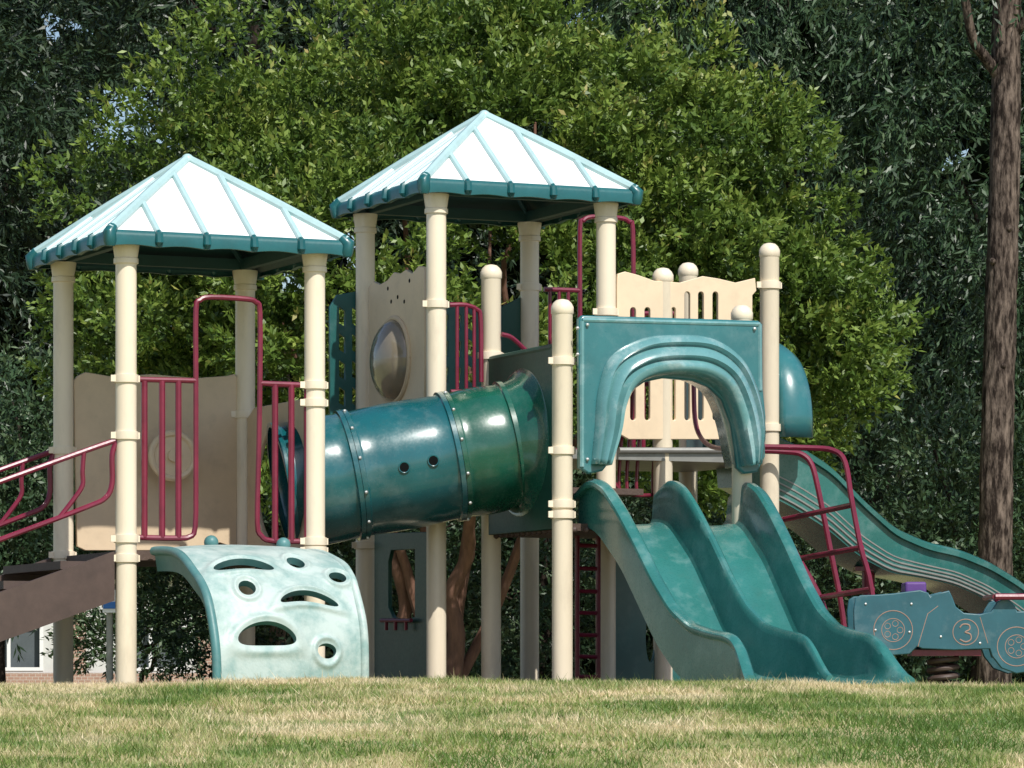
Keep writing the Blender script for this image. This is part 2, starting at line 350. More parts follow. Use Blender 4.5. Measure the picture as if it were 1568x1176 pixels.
for base in (A,C):
    f=lambda s,z: Vector((base.x-e1.x*s,base.y-e1.y*s,z))
    hr.tube(cat([f(.0,1.56),f(.10,1.53),f(.35,1.44),f(.7,1.31),f(1.4,1.05),f(2.0,.83),f(2.1,.7),f(2.1,.2)],4),.017,8)
    hr.tube(cat([f(.06,1.54),f(.09,1.45),f(.09,1.28),f(.13,1.19),f(.25,1.13),f(.7,.96),f(1.4,.70),f(2.1,.45)],4),.017,8)
    hr.tube(cat([f(.27,1.47),f(.28,1.35),f(.28,1.26),f(.34,1.17),f(.42,1.07)],4),.015,8)
hr.done('handrails',m_red,rp)
# ================================================================ curved climbing wall
cw=empty('curved_climbing_wall',(A.x+.5,A.y-.5,0))
P0=A+e1*.16-e2*.06; wid=1.0
NA,NB=190,250
def cw0(a,b):
    th=b*math.pi/2; s=1.12*(math.sin(th)**.85); z=.90*(max(math.cos(th),0)**.72) if b<1 else 0
    s=s-(.16*a)*b
    bul=.03*math.sin(math.pi*a)+.018*math.sin(a*9+b*5)*math.sin(b*11)*math.sin(math.pi*b)
    return s,z,bul,th
def cwbase(a,b,ex=0):
    s,z,bul,th=cw0(a,b); bul+=ex
    p=P0+e1*(a*wid)-e2*(s+bul*math.sin(th)); return Vector((p.x,p.y,z-.02+bul*math.cos(th)))
def proj(p): return (UC+p.x*F/p.y, YE-p.z*F/p.y)
gridp=[(i/60,j/60) for i in range(2,59) for j in range(1,60)]
guv=np.array([proj(cwbase(a_,b_)) for a_,b_ in gridp])
holes=[]
for (u,v,ru,rv,bd) in ((370,862,46,8,.8),(379,899,13,11,0),(470,914,44,9,1.0),(407,972,45,19,.7),(499,996,14,12,0),(452,861,13,8,0),(516,884,13,8,0)):
    k=int(np.argmin(((guv-np.array([u,v]))**2).sum(1))); a_,b_=gridp[k]
    p0_=proj(cwbase(a_,b_)); p1_=proj(cwbase(a_,min(b_+.02,1))); p2_=proj(cwbase(a_+.02,b_))
    holes.append((a_,b_,ru/max(abs(p2_[0]-p0_[0])/.02,150),rv/max(abs(p1_[1]-p0_[1])/.02,120),bd))
gy_,gx_=np.meshgrid(np.arange(NB+1)/NB,np.arange(NA+1)/NA,indexing='ij')
Pp=np.stack([gx_,gy_],-1).copy()
def fld(p,hh):
    cx,cy,rx,ry,bd=hh; dx=p[...,0]-cx; dy=p[...,1]-cy-bd*dx*dx; return np.sqrt((dx/rx)**2+(dy/ry)**2)-1
for hh in holes:
    for it in range(4):
        f0=fld(Pp,hh); e=1e-5
        gxx=(fld(Pp+np.array([e,0]),hh)-f0)/e; gyy=(fld(Pp+np.array([0,e]),hh)-f0)/e; g2=gxx**2+gyy**2+1e-9; sd_=f0/np.sqrt(g2)
        if it==0: nr=(np.abs(sd_)<.0042)
        Pp[...,0]=np.where(nr,Pp[...,0]-f0*gxx/g2,Pp[...,0]); Pp[...,1]=np.where(nr,Pp[...,1]-f0*gyy/g2,Pp[...,1])
fm=np.full(gx_.shape,9.)
for hh in holes: fm=np.minimum(fm,fld(Pp,hh))
inside=fm<-.02
def cwp(a,b):
    ex=0
    for (cx,cy,rx,ry,bd) in holes:
        dx=a-cx; dy=b-cy-bd*dx*dx; d=math.sqrt((dx/(rx+.02))**2+(dy/(ry+.02))**2)
        if d<1.8: ex=max(ex,.016*math.exp(-((d-1.05)/.22)**2))
    return cwbase(a,b,ex)
V=[cwp(*Pp[j,i]) for j in range(NB+1) for i in range(NA+1)]; Fc=[]
for j in range(NB):
    for i in range(NA):
        if not (inside[j,i] or inside[j,i+1] or inside[j+1,i] or inside[j+1,i+1]) and not (abs(fm[j,i])<.02 and abs(fm[j,i+1])<.02 and abs(fm[j+1,i])<.02 and abs(fm[j+1,i+1])<.02):
            k=j*(NA+1)+i; Fc.append((k,k+NA+1,k+NA+2,k+1))
mesh('perforated_wall',V,Fc,m_climb,cw,True,60)
def cwin(a,b):
    p=cwp(a,b); s_,z_,bl,th=cw0(a,b); nrm=Vector((-e2.x*math.sin(th),-e2.y*math.sin(th),math.cos(th)+.15)).normalized(); return p-nrm*.045
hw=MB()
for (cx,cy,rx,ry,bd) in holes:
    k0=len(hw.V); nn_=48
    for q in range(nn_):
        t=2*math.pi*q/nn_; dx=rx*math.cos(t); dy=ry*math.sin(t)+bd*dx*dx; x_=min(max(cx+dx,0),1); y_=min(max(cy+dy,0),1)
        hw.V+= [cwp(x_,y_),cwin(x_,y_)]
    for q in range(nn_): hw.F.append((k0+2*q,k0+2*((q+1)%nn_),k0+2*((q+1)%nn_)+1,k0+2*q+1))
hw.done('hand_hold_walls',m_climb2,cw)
for ed in (0,1):
    mb=MB(); mb.tube([cwp(ed,b)-Vector((0,0,.015)) for b in np.linspace(0,1,40)],.028,10); mb.done('rolled_edge',m_climb2 if ed==0 else m_climb,cw)
rows=[[cwp(0,b)+Vector((.0,0,-.01)),cwp(0,b)+Vector((.02,.01,-.13*math.cos(b*1.4)-.01))+Vector((e2.x,e2.y,0))*.10*math.sin(b*1.5)] for b in np.linspace(0,1,30)]
sheet('edge_flange',rows,m_climb2,cw)
mb=MB()
for a_,b_ in ((.36,.01),(.8,.05)): p=cwp(a_,b_); mb.ball(p+Vector((0,0,.015)),.045,10)
mb.done('hand_knobs',m_climb2,cw)
# ================================================================ tunnel
tn=empty('crawl_tunnel',(-.7,26.1,1.4))
a=Vector((-1.47,25.97,1.30)); b=Vector((.07,26.24,1.60)); dr=(b-a).normalized(); Lt=(b-a).length
sd=dr.cross(Vector((0,0,1))).normalized(); up=sd.cross(dr)
R=.402
def tsec(name,s0,s1,m):
    prof=[(s0,R-.01),(s0,R+.020),(s0+.03,R+.020),(s0+.036,R+.004),(s0+.05,R)]; n=6
    for k in range(1,n): prof.append((s0+.05+(s1-s0-.1)*k/n,R+.010*math.sin(math.pi*k/n)))
    prof+=[(s1-.05,R),(s1-.036,R+.004),(s1-.03,R+.020),(s1,R+.020),(s1,R-.01)]
    rows=[[a+dr*s+(sd*math.cos(t)+up*math.sin(t))*r for t in np.linspace(0,2*math.pi,65)[:-1]] for s,r in prof]
    o=sheet(name,rows,m,tn,True)
    bm=bmesh.new(); bm.from_mesh(o.data); bmesh.ops.delete(bm,geom=[f for f in bm.faces if len(f.verts)>10],context='FACES_ONLY'); bm.to_mesh(o.data); bm.free()
tsec('section_1',.0,.46,m_tun); tsec('section_2',.463,1.12,m_tun); tsec('section_3',1.123,Lt-.08,m_tun2)
bo=MB()
for s in (.445,1.105):
    for t in np.linspace(0,2*math.pi,13)[:-1]: bo.ball(a+dr*(s+.03)+(sd*math.cos(t+.2)+up*math.sin(t+.2))*(R+.022),.012,6)
bo.done('bolts',m_bolt,tn)
hm=MB(); hr2=MB()
for s,ang in ((.74,-.06),(.93,-.04)):
    nrm=(sd*math.cos(ang)+up*math.sin(ang)); p=a+dr*s+nrm*(R+.011); tx=dr; ty=nrm.cross(dr)
    hm.tube([p-nrm*.01,p+nrm*.004],.031,18)  # black disc paints the dark inside; the tunnel wall is not cut
    hr2.tube([p+nrm*.002+(tx*math.cos(q)+ty*math.sin(q))*.034 for q in np.linspace(0,2*math.pi,19)],.005,6)
hm.done('peep_hole_shade_discs',m_dark,tn); hr2.done('peep_hole_rims',m_tun,tn)
# ================================================================ slide platform
sp=empty('slide_platform',(K.x,K.y,0))
pm=MB()
post(pm,K,zz(458,K),[553,690,772,788]); post(pm,O,zz(467,O),[]); post(pm,J,zz(405,J),[545]); post(pm,Lp,zz(410,Lp),[])
pm.done('posts',m_post,sp)
dm=MB(); deck(dm,K,O,Lp,J,1.06,.045); dm.done('deck',m_deck,sp,False)
KJ=Pl(J,K); KO=Pl(K,O)
L0=KJ.L
hh=[(L0/2+.385*math.cos(t),1.60+.385*math.sin(t)) for t in np.linspace(0,2*math.pi,33)[:-1]]
panel('tunnel_wall_panel',KJ,[(.0,1.03),(L0-.08,1.03),(L0-.08,2.17),(.0,2.17)],[hh],m_green,sp,.03,uv=False,off=.02)
fl=[]; fend=[KJ.w(L0/2+.47*math.cos(t),1.60+.47*math.sin(t),.04) for t in np.linspace(0,2*math.pi,49)]
fst=[a+dr*(Lt-.12)+(sd*math.cos(t)+up*math.sin(t))*R for t in np.linspace(0,2*math.pi,49)]
for f,g in ((0,0),(.35,.06),(.65,.22),(.85,.5),(.96,.85),(1,1),(1.0,1.06)):
    r=[]
    for i in range(49):
        t=2*math.pi*i/48; ax_=KJ.w(L0/2+R*math.cos(t),1.60+R*math.sin(t),.045); q=fst[i].lerp(ax_,f); r.append(q+(fend[i]-ax_)*g)
    fl.append(r)
sheet('end_flange',fl,m_tun2,tn,ang=60)
mb=MB(); mb.tube([KJ.w(0,2.17,.02),KJ.w(L0-.08,2.17,.02)],.025,8); mb.tube([KJ.w(0.0,1.03,.02),KJ.w(0.0,2.17,.02)],.022,8); mb.tube([KJ.w(L0-.08,1.03,.02),KJ.w(L0-.08,2.17,.02)],.025,8); mb.done('panel_frame',m_green,sp)
outer=[(882,488),(1148,496),(1153,500),(1153,590),(1158,640),(1157,700),(1146,722),(1128,724),(1119,716),(1116,690),(1110,650),(1096,612),(1075,592),(1050,582),(1005,578),(975,584),(952,600),(940,630),(932,665),(922,705),(910,720),(890,724),(879,716),(878,492)]
panel('entry_hood_panel',KO,outer,[],m_hood,sp,.03,off=.09,bev=.012)
mb=MB()
mb.tube(cat([KO.uv(880,716,.11),KO.uv(880,600,.11),KO.uv(880,494,.11)],3),.016,8); mb.tube([KO.uv(880,492,.11),KO.uv(1151,499,.11)],.016,8); mb.tube([KO.uv(1151,499,.11),KO.uv(1152,600,.11)],.016,8)
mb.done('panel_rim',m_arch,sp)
outp=[(893,712),(898,660),(903,600),(922,548),(970,520),(1025,514),(1080,520),(1122,550),(1146,600),(1156,655),(1150,712)]
inp=[(914,715),(930,665),(938,625),(953,596),(980,580),(1020,575),(1060,580),(1090,600),(1108,640),(1119,690),(1124,716)]
po=cat([KO.uv(u,v) for u,v in outp],6); pi=cat([KO.uv(u,v) for u,v in inp],6)
n_=Vector((KO.n.x,KO.n.y,0)); prof=[(0,.095),(.02,.13),(.10,.185),(.22,.205),(.30,.175),(.34,.182),(.40,.225),(.56,.24),(.64,.205),(.68,.215),(.76,.25),(.90,.25),(.98,.22),(1.02,.16),(1.03,.02),(1.03,-.12)]
rows=[[po[i].lerp(pi[i],f)+n_*o_ for f,o_ in prof] for i in range(len(po))]
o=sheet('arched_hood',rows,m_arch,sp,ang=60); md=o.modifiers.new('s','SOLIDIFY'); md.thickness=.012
bo=MB()
for u,v in ((887,500),(1142,506),(887,705),(905,708),(1140,712),(872,545),(872,505)): bo.ball(KO.uv(u,v,.125),.012,6)
bo.done('bolts',m_bolt,sp)
rm=MB(); JL=Pl(J,Lp,-.06)
for u,v0,v1 in ((925,600,735),(936,590,748),(948,590,752),(960,588,750),(975,586,756),(1000,590,756)): tubeP(rm,JL,[(u+8,v0),(u+8,v0+30),(u,v1-30),(u,v1)],.012,sm=3)
tubeP(rm,JL,[(925,690),(938,735),(960,756),(1000,758),(1015,752)],.014,sm=4); tubeP(rm,JL,[(925,600),(980,588),(1010,588)],.016)
OL=Pl(O,Lp)
tubeP(rm,OL,[(1062,585),(1064,640),(1072,668),(1090,684),(1120,688)],.016,sm=4); tubeP(rm,OL,[(1062,585),(1120,580)],.016)
rm.done('guard_rails',m_red,sp)
lm=MB(); KL=Pl(K+e2*.75,K+e2*.75+e1*.5)
for u in (884,916): tubeP(lm,KL,[(u,815),(u,1062)],.017)
for v in (835,870,905,938,972,1005,1036): tubeP(lm,KL,[(884,v),(916,v+1)],.014)
lm.done('under_ladder',m_red,sp)
cm=MB()
for k in range(14):
    p=KJ.P.lerp(KJ.P+KJ.d*KJ.L,k/13.); cm.ball((p.x,p.y,1.02),.02,6)
for k in range(16):
    p=KO.P+KO.d*KO.L*k/15.; cm.ball((p.x,p.y-.02,1.02),.02,6)
cm.done('deck_edge_bolts',m_brown,sp)
# ================================================================ double slide
ds=empty('double_slide',(1.2,24.5,0))
S0=Vector((.42,25.66))
zr_s=[-.12,0,.12,.3,.5,.75,1.0,1.25,1.5,1.75,2.0,2.12,2.25,2.38]; zr_z=[1.25,1.32,1.335,1.28,1.14,.93,.70,.51,.40,.36,.335,.29,.17,.075]
zb_s=[-.12,0,.15,.5,1.0,1.3,1.5,1.75,2.0,2.25,2.38]; zb_z=[1.065,1.07,1.03,.80,.33,.13,.08,.065,.06,.055,.05]
def smi(s,X,Z): return float(np.mean([np.interp(s+d,X,Z) for d in (-.06,-.03,0,.03,.06)]))
def dprof(zb,zr):
    lo=zr-.24 if zb>.12 else 0; lo=max(min(lo,zb-.03),0); H_=zr-zb; rows=[]
    def P(w,h): rows.append((w,h))
    P(-.030,lo); P(-.030,zr-.12); P(-.025,zr-.045); P(-.060,zr-.045); P(-.068,zr-.03); P(-.064,zr-.008); P(-.035,zr+.010); P(-.002,zr+.010); P(.018,zr-.008); P(.024,zr-.04); P(.030,zb+.5*H_); P(.036,zb+.20*H_); P(.055,zb+.06*H_); P(.09,zb+.01*H_); P(.14,zb)
    P(.26,zb-.004); P(.40,zb); P(.445,zb+.01*H_); P(.474,zb+.06*H_); P(.486,zb+.20*H_); P(.490,zb+.55*H_); P(.493,zr-.04); P(.498,zr-.006); P(.512,zr+.010); P(.538,zr+.010); P(.552,zr-.006); P(.557,zr-.04); P(.560,zb+.55*H_); P(.564,zb+.20*H_)
    P(.576,zb+.06*H_); P(.605,zb+.01*H_); P(.65,zb); P(.79,zb-.004); P(.91,zb); P(.96,zb+.01*H_); P(.995,zb+.06*H_); P(1.014,zb+.20*H_); P(1.020,zb+.5*H_); P(1.026,zr-.04); P(1.032,zr-.008); P(1.052,zr+.010); P(1.085,zr+.010); P(1.114,zr-.008); P(1.118,zr-.03); P(1.110,zr-.045); P(1.075,zr-.045); P(1.08,zr-.12); P(1.08,lo)
    return rows,lo
rows=[]
for s in np.linspace(-.12,2.38,90):
    zb=smi(s,zb_s,zb_z); zr=max(smi(s,zr_s,zr_z),zb+.012); sh=1.0-.15*min(1,max(0,s)/2.2)
    if s>2.05: sh+=.10*((s-2.05)/.33)**1.5
    r=[]; base=S0-e2*s+e1*(.085-.115*max(0,s)/2.4)
    pr,lo=dprof(zb,zr)
    for w_,z in pr:
        p=base+e1*((w_-.525)*sh+.525); r.append(Vector((p.x,p.y,z)))
    for ww,zq in ((1.06,min(zb-.03,lo+.0)),(.8,zb-.03),(.525,zb-.03),(.25,zb-.03),(-.01,min(zb-.03,lo+.0))):
        p=base+e1*((ww-.525)*sh+.525); r.append(Vector((p.x,p.y,max(zq,-.01))))
    rows.append(r)
sheet('slide_body',rows,m_slide,ds,True,ang=38)
# ================================================================ tower 2
t2=empty('playground_tower',(E.x,E.y,0))
pm=MB(); zt2=3.23
post(pm,E,zt2,[466],cap='s'); post(pm,Fp,zt2,[478,823],cap='s'); post(pm,Gp,zt2,[835],cap='s'); post(pm,H,zt2,[440],cap='s')
post(pm,Mp,zz(372,Mp),[437,655]); post(pm,Np,zz(402,Np),[])
pm.done('posts',m_post,t2)
c2=(E+H)/2; roof(t2,c2,3.30,3.86,.76,zt2)
dm=MB(); deck(dm,E,Fp,H,Gp,1.60,.06); deck(dm,Fp+e1*.001,Mp,Np,H+e1*.001,1.60,.06); dm.done('decks',m_gray,t2,False)
GE=Pl(Gp,E); FM=Pl(Fp,Mp); GH=Pl(Gp,H,-.06); HN=Pl(H,Np)
bc=GE.tz(606,552)
panel('bubble_window_panel',GE,[(568,440),(574,432),(584,437),(596,430),(606,418),(616,420),(624,414),(634,420),(644,408),(652,410),(652,700),(568,700)],[],m_tan2,t2,.02,off=0)
rows=[]
for k in range(10):
    th=k/9*math.pi/2*.999; r=.27*math.cos(th); o_=.02+.13*math.sin(th)
    rows.append([GE.w(bc[0]+r*math.cos(t),bc[1]+r*math.sin(t),o_) for t in np.linspace(0,2*math.pi,41)])
sheet('bubble_window',rows,m_bub,t2)
mb=MB(); mb.tube([GE.w(bc[0]+.28*math.cos(t),bc[1]+.28*math.sin(t),.018) for t in np.linspace(0,2*math.pi,41)],.018,8); mb.done('bubble_ring',m_tan,t2)
mb=MB()
for u,v in ((597,442),(612,455),(630,430),(602,462),(622,462)):
    p=GE.uv(u,v,.012); nn=Vector((GE.n.x,GE.n.y,0)); mb.tube([p,p+nn*.003],.014,12)  # thin black disc drawn as a shaded hole on the solid panel
mb.done('peg_hole_shade_discs',m_dark,t2)
T0=GH.tz(505,600)[0]; T1_=GH.tz(738,600)[0]
hl=[]; x=T0+.06
while x<T1_-.08:
    for z in [2.55,2.37,2.19,2.01,1.83]: hl.append([(x,z-.06),(x+.05,z-.085),(x+.05,z+.03),(x,z+.06)])
    x+=.095
panel('lattice_panel',GH,[(T0,1.7),(T1_,1.7),(T1_,2.62),(T1_-.3,2.68),(T0+.25,2.72),(T0+.05,2.68),(T0,2.6)],hl,m_teal,t2,.02,uv=False)
GHb=Pl(Gp,H)
panel('rear_panel',GHb,[(770,470),(800,455),(806,462),(806,620),(770,620)],[],m_green,t2,.02,off=-.02)
rm=MB(); EF=Pl(E,Fp)
tubeP(rm,EF,[(688,467),(712,467),(730,474),(736,490),(737,585)],.016,sm=4)
for u in (700,714,726): tubeP(rm,EF,[(u,468),(u,600)],.012)
tubeP(rm,EF,[(690,600),(740,600)],.016)
tubeP(rm,EF,[(768,512),(785,518),(815,545),(845,560)],.016,sm=4)
tubeP(rm,HN,[(833,443),(888,445)],.017)
for u in (842,856,870): tubeP(rm,HN,[(u,445),(u,600)],.013)
tubeP(rm,HN,[(888,690),(888,480),(888,350),(893,338),(906,332),(950,334),(963,340),(969,352),(970,480),(970,690)],.017,sm=3)
tubeP(rm,HN,[(833,690),(888,690)],.017); tubeP(rm,HN,[(970,480),(1045,480)],.017)
for u in (985,1003,1022): tubeP(rm,HN,[(u,480),(u,690)],.016)
rm.done('guard_rails',m_red,t2)
sl_=[]
for u in (968,990,1051,1072,1094):
    t,_=FM.tz(u,550); z1=FM.tz(u,446 if u>1040 else 470)[1]; z0=FM.tz(u,645)[1]; sl_.append(slot(t,z0,z1,.05))
sl_.append(slot(FM.tz(1030,550)[0],FM.tz(1030,645)[1],FM.tz(1030,470)[1],.04))
oo=[FM.tz(u,v) for u,v in ((944,436),(946,420),(956,417),(975,422),(1000,431),(1040,434),(1075,424),(1100,428),(1125,434),(1142,430),(1154,427),(1156,445),(1150,452),(1150,560),(1112,575),(1112,672),(962,672),(950,665),(944,600))]
panel('slatted_panel',FM,oo,sl_,m_tan2,t2,.022,uv=False)
mb=MB()
mb.tube([FM.uv(945,690,.03),FM.uv(1160,690,.03)],.02,8); mb.box(FM.uv(945,704,.02),(FM.d.x*1.05,FM.d.y*1.05,0),(-FM.n.x*.04,-FM.n.y*.04,0),(0,0,.075))
mb.done('deck_edge_beam',m_gray,t2,False)
panel('ground_panel',GE,[(572,818),(655,815),(655,1062),(572,1062)],[[(597,842),(634,840),(634,945),(620,950),(600,946),(593,930),(593,860)]],m_green,t2,.02,off=-.02)
panel('ground_panel',Pl(Fp,Mp),[(946,838),(960,832),(1005,834),(1085,840),(1092,850),(1092,1062),(946,1062)],[ell(1000,975,8,40)],m_teal,t2,.02,off=-.05)
mb=MB()
for u in (598,612,628): mb.tube([GE.uv(u,952,.03),GE.uv(u,965,.03)],.012,8)
mb.tube([GE.uv(590,950,.03),GE.uv(636,950,.03)],.014,8); mb.done('panel_beads',m_red,t2)
mb=MB(); p=J+e1*.3; mb.box((p.x,p.y-.25,1.30),(e1.x*.8,e1.y*.8,0),(e2.x*.25,e2.y*.25,0),(0,0,.04)); mb.done('transfer_step',m_deck,t2,False)
# ================================================================ wave slide
ws=empty('wave_slide',(2.8,28.3,0))
MN=Pl(Mp,Np)
q0=Vector((1.72,27.72)); wz_s=[-.1,0,.25,.5,.75,1,1.25,1.5,1.75,2,2.4,2.8,3.2,3.5]; wz=[1.80,1.76,1.67,1.535,1.31,1.12,1.03,.985,.90,.77,.48,.30,.22,.15]
dp=[.38,.40,.42,.42,.38,.30,.24,.24,.25,.26,.24,.2,.18,.1]
rows=[]
for s in np.linspace(-.1,3.5,80):
    zr=smi(s,wz_s,wz); d_=smi(s,wz_s,dp); base=q0+e1*s; r=[]
    for w_,z in ((.03,zr-d_),(.0,zr-d_*.55),(-.015,zr-.05),(-.045,zr-.045),(-.05,zr-.01),(-.02,zr+.008),(.02,zr),(.05,zr-.06),(.08,zr-.15),(.16,zr-.18),(.38,zr-.18),(.46,zr-.15),(.49,zr-.06),(.52,zr),(.56,zr+.008),(.59,zr-.01),(.58,zr-.045),(.55,zr-.05),(.54,zr-d_*.55),(.51,zr-d_),(.27,zr-d_-.01)):
        p=base+e2*w_; r.append(Vector((p.x,p.y,max(z,.0))))
    rows.append(r)
sheet('slide_body',rows,m_slide,ws,True,ang=50)
mb=MB()
for k,f in enumerate((.62,.72,.82,.93)):
    pts=[]
    for s in np.linspace(0,2.3,40):
        zr=smi(s,wz_s,wz); d_=smi(s,wz_s,dp); p=q0+e1*s+e2*(.008+.022*(f-.55)*2); pts.append(Vector((p.x,p.y,zr-d_*f)))
    mb.tube(pts,.009,6)
mb.done('underside_ribs',m_gray,ws)
mb=MB(); p=q0+e1*.95+e2*.27; mb.lathe(p,[(.045,-.05),(.045,.86)]); mb.box((p.x-.1,p.y-.1,.84),(.2,0,0),(0,.2,0),(0,0,.03)); p=q0+e1*2.3+e2*.27; mb.lathe(p,[(.045,-.05),(.045,.35)]); mb.done('support_posts',m_red,ws)
rows=[]
for s,k in ((-.02,1.0),(.02,1.06),(.08,1.10),(.16,1.10),(.22,1.04),(.26,.92)):
    r=[]
    for t in np.linspace(0,math.pi,28):
        hw_=.50*k*math.cos(t); hz=.62*(math.sin(t)**.7)*k
        p=MN.P+MN.d*(MN.L/2+hw_-.14)+Vector((e1.x,e1.y))*(s+.08); r.append(Vector((p.x,p.y,1.72+hz)))
    rows.append(r)
o=sheet('slide_hood',rows,m_hood,ws); md=o.modifiers.new('s','SOLIDIFY'); md.thickness=.03
panel('hood_back_panel',Pl(Mp,Np),[(.06,1.6),(.3,1.6),(.3,2.3),(.9,2.3),(.9,1.6),(1.15,1.6),(1.15,2.36),(1.0,2.47),(.2,2.47),(.06,2.38)],[],m_hood,ws,.03,uv=False,off=-.03)
# ================================================================ arch ladder
al=empty('arch_ladder',(2.2,27,0))
al_m=MB()
def rail(pts,Y0,Y1):
    n=len(pts); return cat([W(u,v,Y0+(Y1-Y0)*i/(n-1)) for i,(u,v) in enumerate(pts)],4)
r1=[(1158,690),(1205,692),(1228,696),(1243,712),(1254,755),(1272,845),(1290,940),(1302,1062)]
r2=[(1158,684),(1240,686),(1276,690),(1294,708),(1304,765),(1318,838),(1335,905),(1352,1062)]
al_m.tube(rail(r1,27.35,27.2),.019,8); al_m.tube(rail(r2,26.9,26.6),.019,8)
for (u0,v0,u1,v1) in ((1192,797,1306,773),(1222,856,1320,838),(1255,915,1336,902),(1280,975,1345,965)): al_m.tube([W(u0,v0,27.35),W(u1,v1,26.75)],.019,8)
al_m.tube(rail([(1188,790),(1220,850),(1262,930),(1300,1062)],27.4,27.3),.019,8)
al_m.done('rails_and_rungs',m_red,al)
# ================================================================ spring rider car
cr_=empty('spring_rider_car',(2.6,24.7,0))
CP=Pl((0,24.62),(1,24.66))
sil=[(1309,968),(1308,935),(1311,917),(1318,913),(1345,912),(1370,910),(1392,907),(1408,905),(1420,909),(1424,916),(1428,912),(1440,909),(1452,906),(1456,914),(1462,930),(1475,940),(1500,942),(1518,938),(1528,922),(1540,917),(1552,928),(1556,938),(1580,937),(1615,942),(1640,955),(1645,975),(1635,990),(1606,992),(1598,1012),(1580,1026),(1556,1030),(1534,1022),(1520,1004),(1516,992),(1460,994),(1412,992),(1404,988),(1392,1000),(1368,1002),(1344,994),(1330,976)]
for of in (0,-.32): panel('car_side',CP,sil,[],m_car,cr_,.022,off=of,bev=.006)
ln=MB(); nn=Vector((CP.n.x,CP.n.y,0))
def ring(u,v,r,th=.0035):
    c=CP.uv(u,v,.016); ln.tube([c+Vector((CP.d.x*math.cos(t),CP.d.y*math.cos(t),math.sin(t)))*r for t in np.linspace(0,2*math.pi,33)],th,6)
for (u,v) in ((1367,965),(1556,990)):
    ring(u,v,.118); ring(u,v,.070,.003)
    for k in range(5):
        an=k*2*math.pi/5; c0=CP.tz(u,v); p=CP.w(c0[0]+.042*math.cos(an),c0[1]+.042*math.sin(an),.016); ln.tube([p+Vector((math.cos(t),0,math.sin(t)))*.018 for t in np.linspace(0,2*math.pi,13)],.0025,5)
ring(1478,968,.078)
ln.tube(cat([CP.uv(u,v,.016) for u,v in ((1469,961),(1474,956),(1483,957),(1484,964),(1477,968),(1485,971),(1486,979),(1478,983),(1469,979))],3),.005,6)
ln.tube([CP.uv(1405,990,.016),CP.uv(1420,940,.016),CP.uv(1436,928,.016)],.003,5); ln.tube([CP.uv(1500,945,.016),CP.uv(1512,985,.016)],.003,5)
ln.done('engraved_outlines',m_carline,cr_)
mb=MB(); p=CP.uv(1425,950,-.31); mb.box(p,(.36,0,0),(0,-.29,0),(0,0,.04)); mb.done('seat',m_purple,cr_,False)
mb=MB(); p=CP.uv(1390,912,-.30); mb.box(p,(.13,0,0),(0,-.26,0),(0,0,.085)); o=mb.done('seat_back',m_purple,cr_,False); md=o.modifiers.new('b','BEVEL'); md.width=.015; md.segments=3
mb=MB(); mb.box(CP.uv(1400,1004,-.31),(.42,0,0),(0,-.28,0),(0,0,.035)); mb.tube([CP.uv(1522,914,.05),CP.uv(1570,914,.05)],.02,8); mb.tube([CP.uv(1522,914,.04),CP.uv(1522,914,-.36)],.016,8); mb.tube(cat([CP.uv(1530,914,-.15),CP.uv(1545,930,-.15),CP.uv(1552,950,-.15)],3),.02,8)
mb.done('red_frame_and_handles',m_red,cr_)
mb=MB(); cc=CP.uv(1450,1000,-.16); mb.tube([Vector((cc.x+.085*math.cos(t),cc.y+.085*math.sin(t),.0+.21*t/(8*math.pi))) for t in np.linspace(0,8*math.pi,120)],.017,8)
mb.lathe((cc.x,cc.y),[(.14,-.03),(.14,.0),(.13,.012)]); mb.done('coil_spring',m_brown,cr_)
bo=MB()
for u,v in ((1325,925),(1395,925),(1440,975),(1500,985),(1340,965),(1392,968)): bo.ball(CP.uv(u,v,.016),.009,6)
bo.done('bolts',m_bolt,cr_)
# ================================================================ sign
sg=empty('park_sign',(-4.2,36,0))
mb=MB(); p=W(168,940,36); mb.lathe(p.xy,[(.03,-.05),(.03,1.05)]); mb.done('pole',m_gray,sg)
mb=MB(); mb.box(W(157,938,35.9),(.14,0,0),(0,.03,0),(0,0,.20)); mb.done('white_board',m_white,sg,False)
mb=MB(); mb.box(W(158,932,35.89),(.125,0,0),(0,.004,0),(0,0,.06)); mb.done('blue_band',m_blue,sg,False)
# ================================================================ brick house
bh=empty('brick_house',(-10,95,0))
bmz=bpy.data.materials.new('brick'); N,L=nodes(bmz); b=N['Principled BSDF']; b.inputs['Roughness'].default_value=.9
tc=N.new('ShaderNodeTexCoord'); mp=N.new('ShaderNodeMapping'); mp.inputs['Rotation'].default_value=(math.radians(90),0,0); bt=N.new('ShaderNodeTexBrick'); bt.inputs['Scale'].default_value=3.5
bt.inputs['Color1'].default_value=(.34,.20,.15,1); bt.inputs['Color2'].default_value=(.40,.25,.19,1); bt.inputs['Mortar'].default_value=(.5,.46,.4,1); L.new(tc.outputs['Object'],mp.inputs[0]); L.new(mp.outputs[0],bt.inputs['Vector']); L.new(bt.outputs['Color'],b.inputs['Base Color'])
m_pale=mat('pale_grey_siding',(.62,.62,.60),.7,.05,4)
hp=Pl((-17,95),(2,95))
wn=[]
for i in range(5): x0=1.2+i*3.3; wn.append([(x0,.5),(x0+1.6,.5),(x0+1.6,1.9),(x0,1.9)])
panel('walls',hp,[(0,-.3),(17,-.3),(17,2.7),(0,2.7)],wn,m_pale,bh,.2,uv=False,bev=0)
mb=MB(); mb.box((-17,94.82,-.3),(17,0,0),(0,.06,0),(0,0,.75))
for i in range(5): mb.box((-17+1.2+i*3.3+1.9,94.80,-.3),(.7,0,0),(0,.07,0),(0,0,2.9))
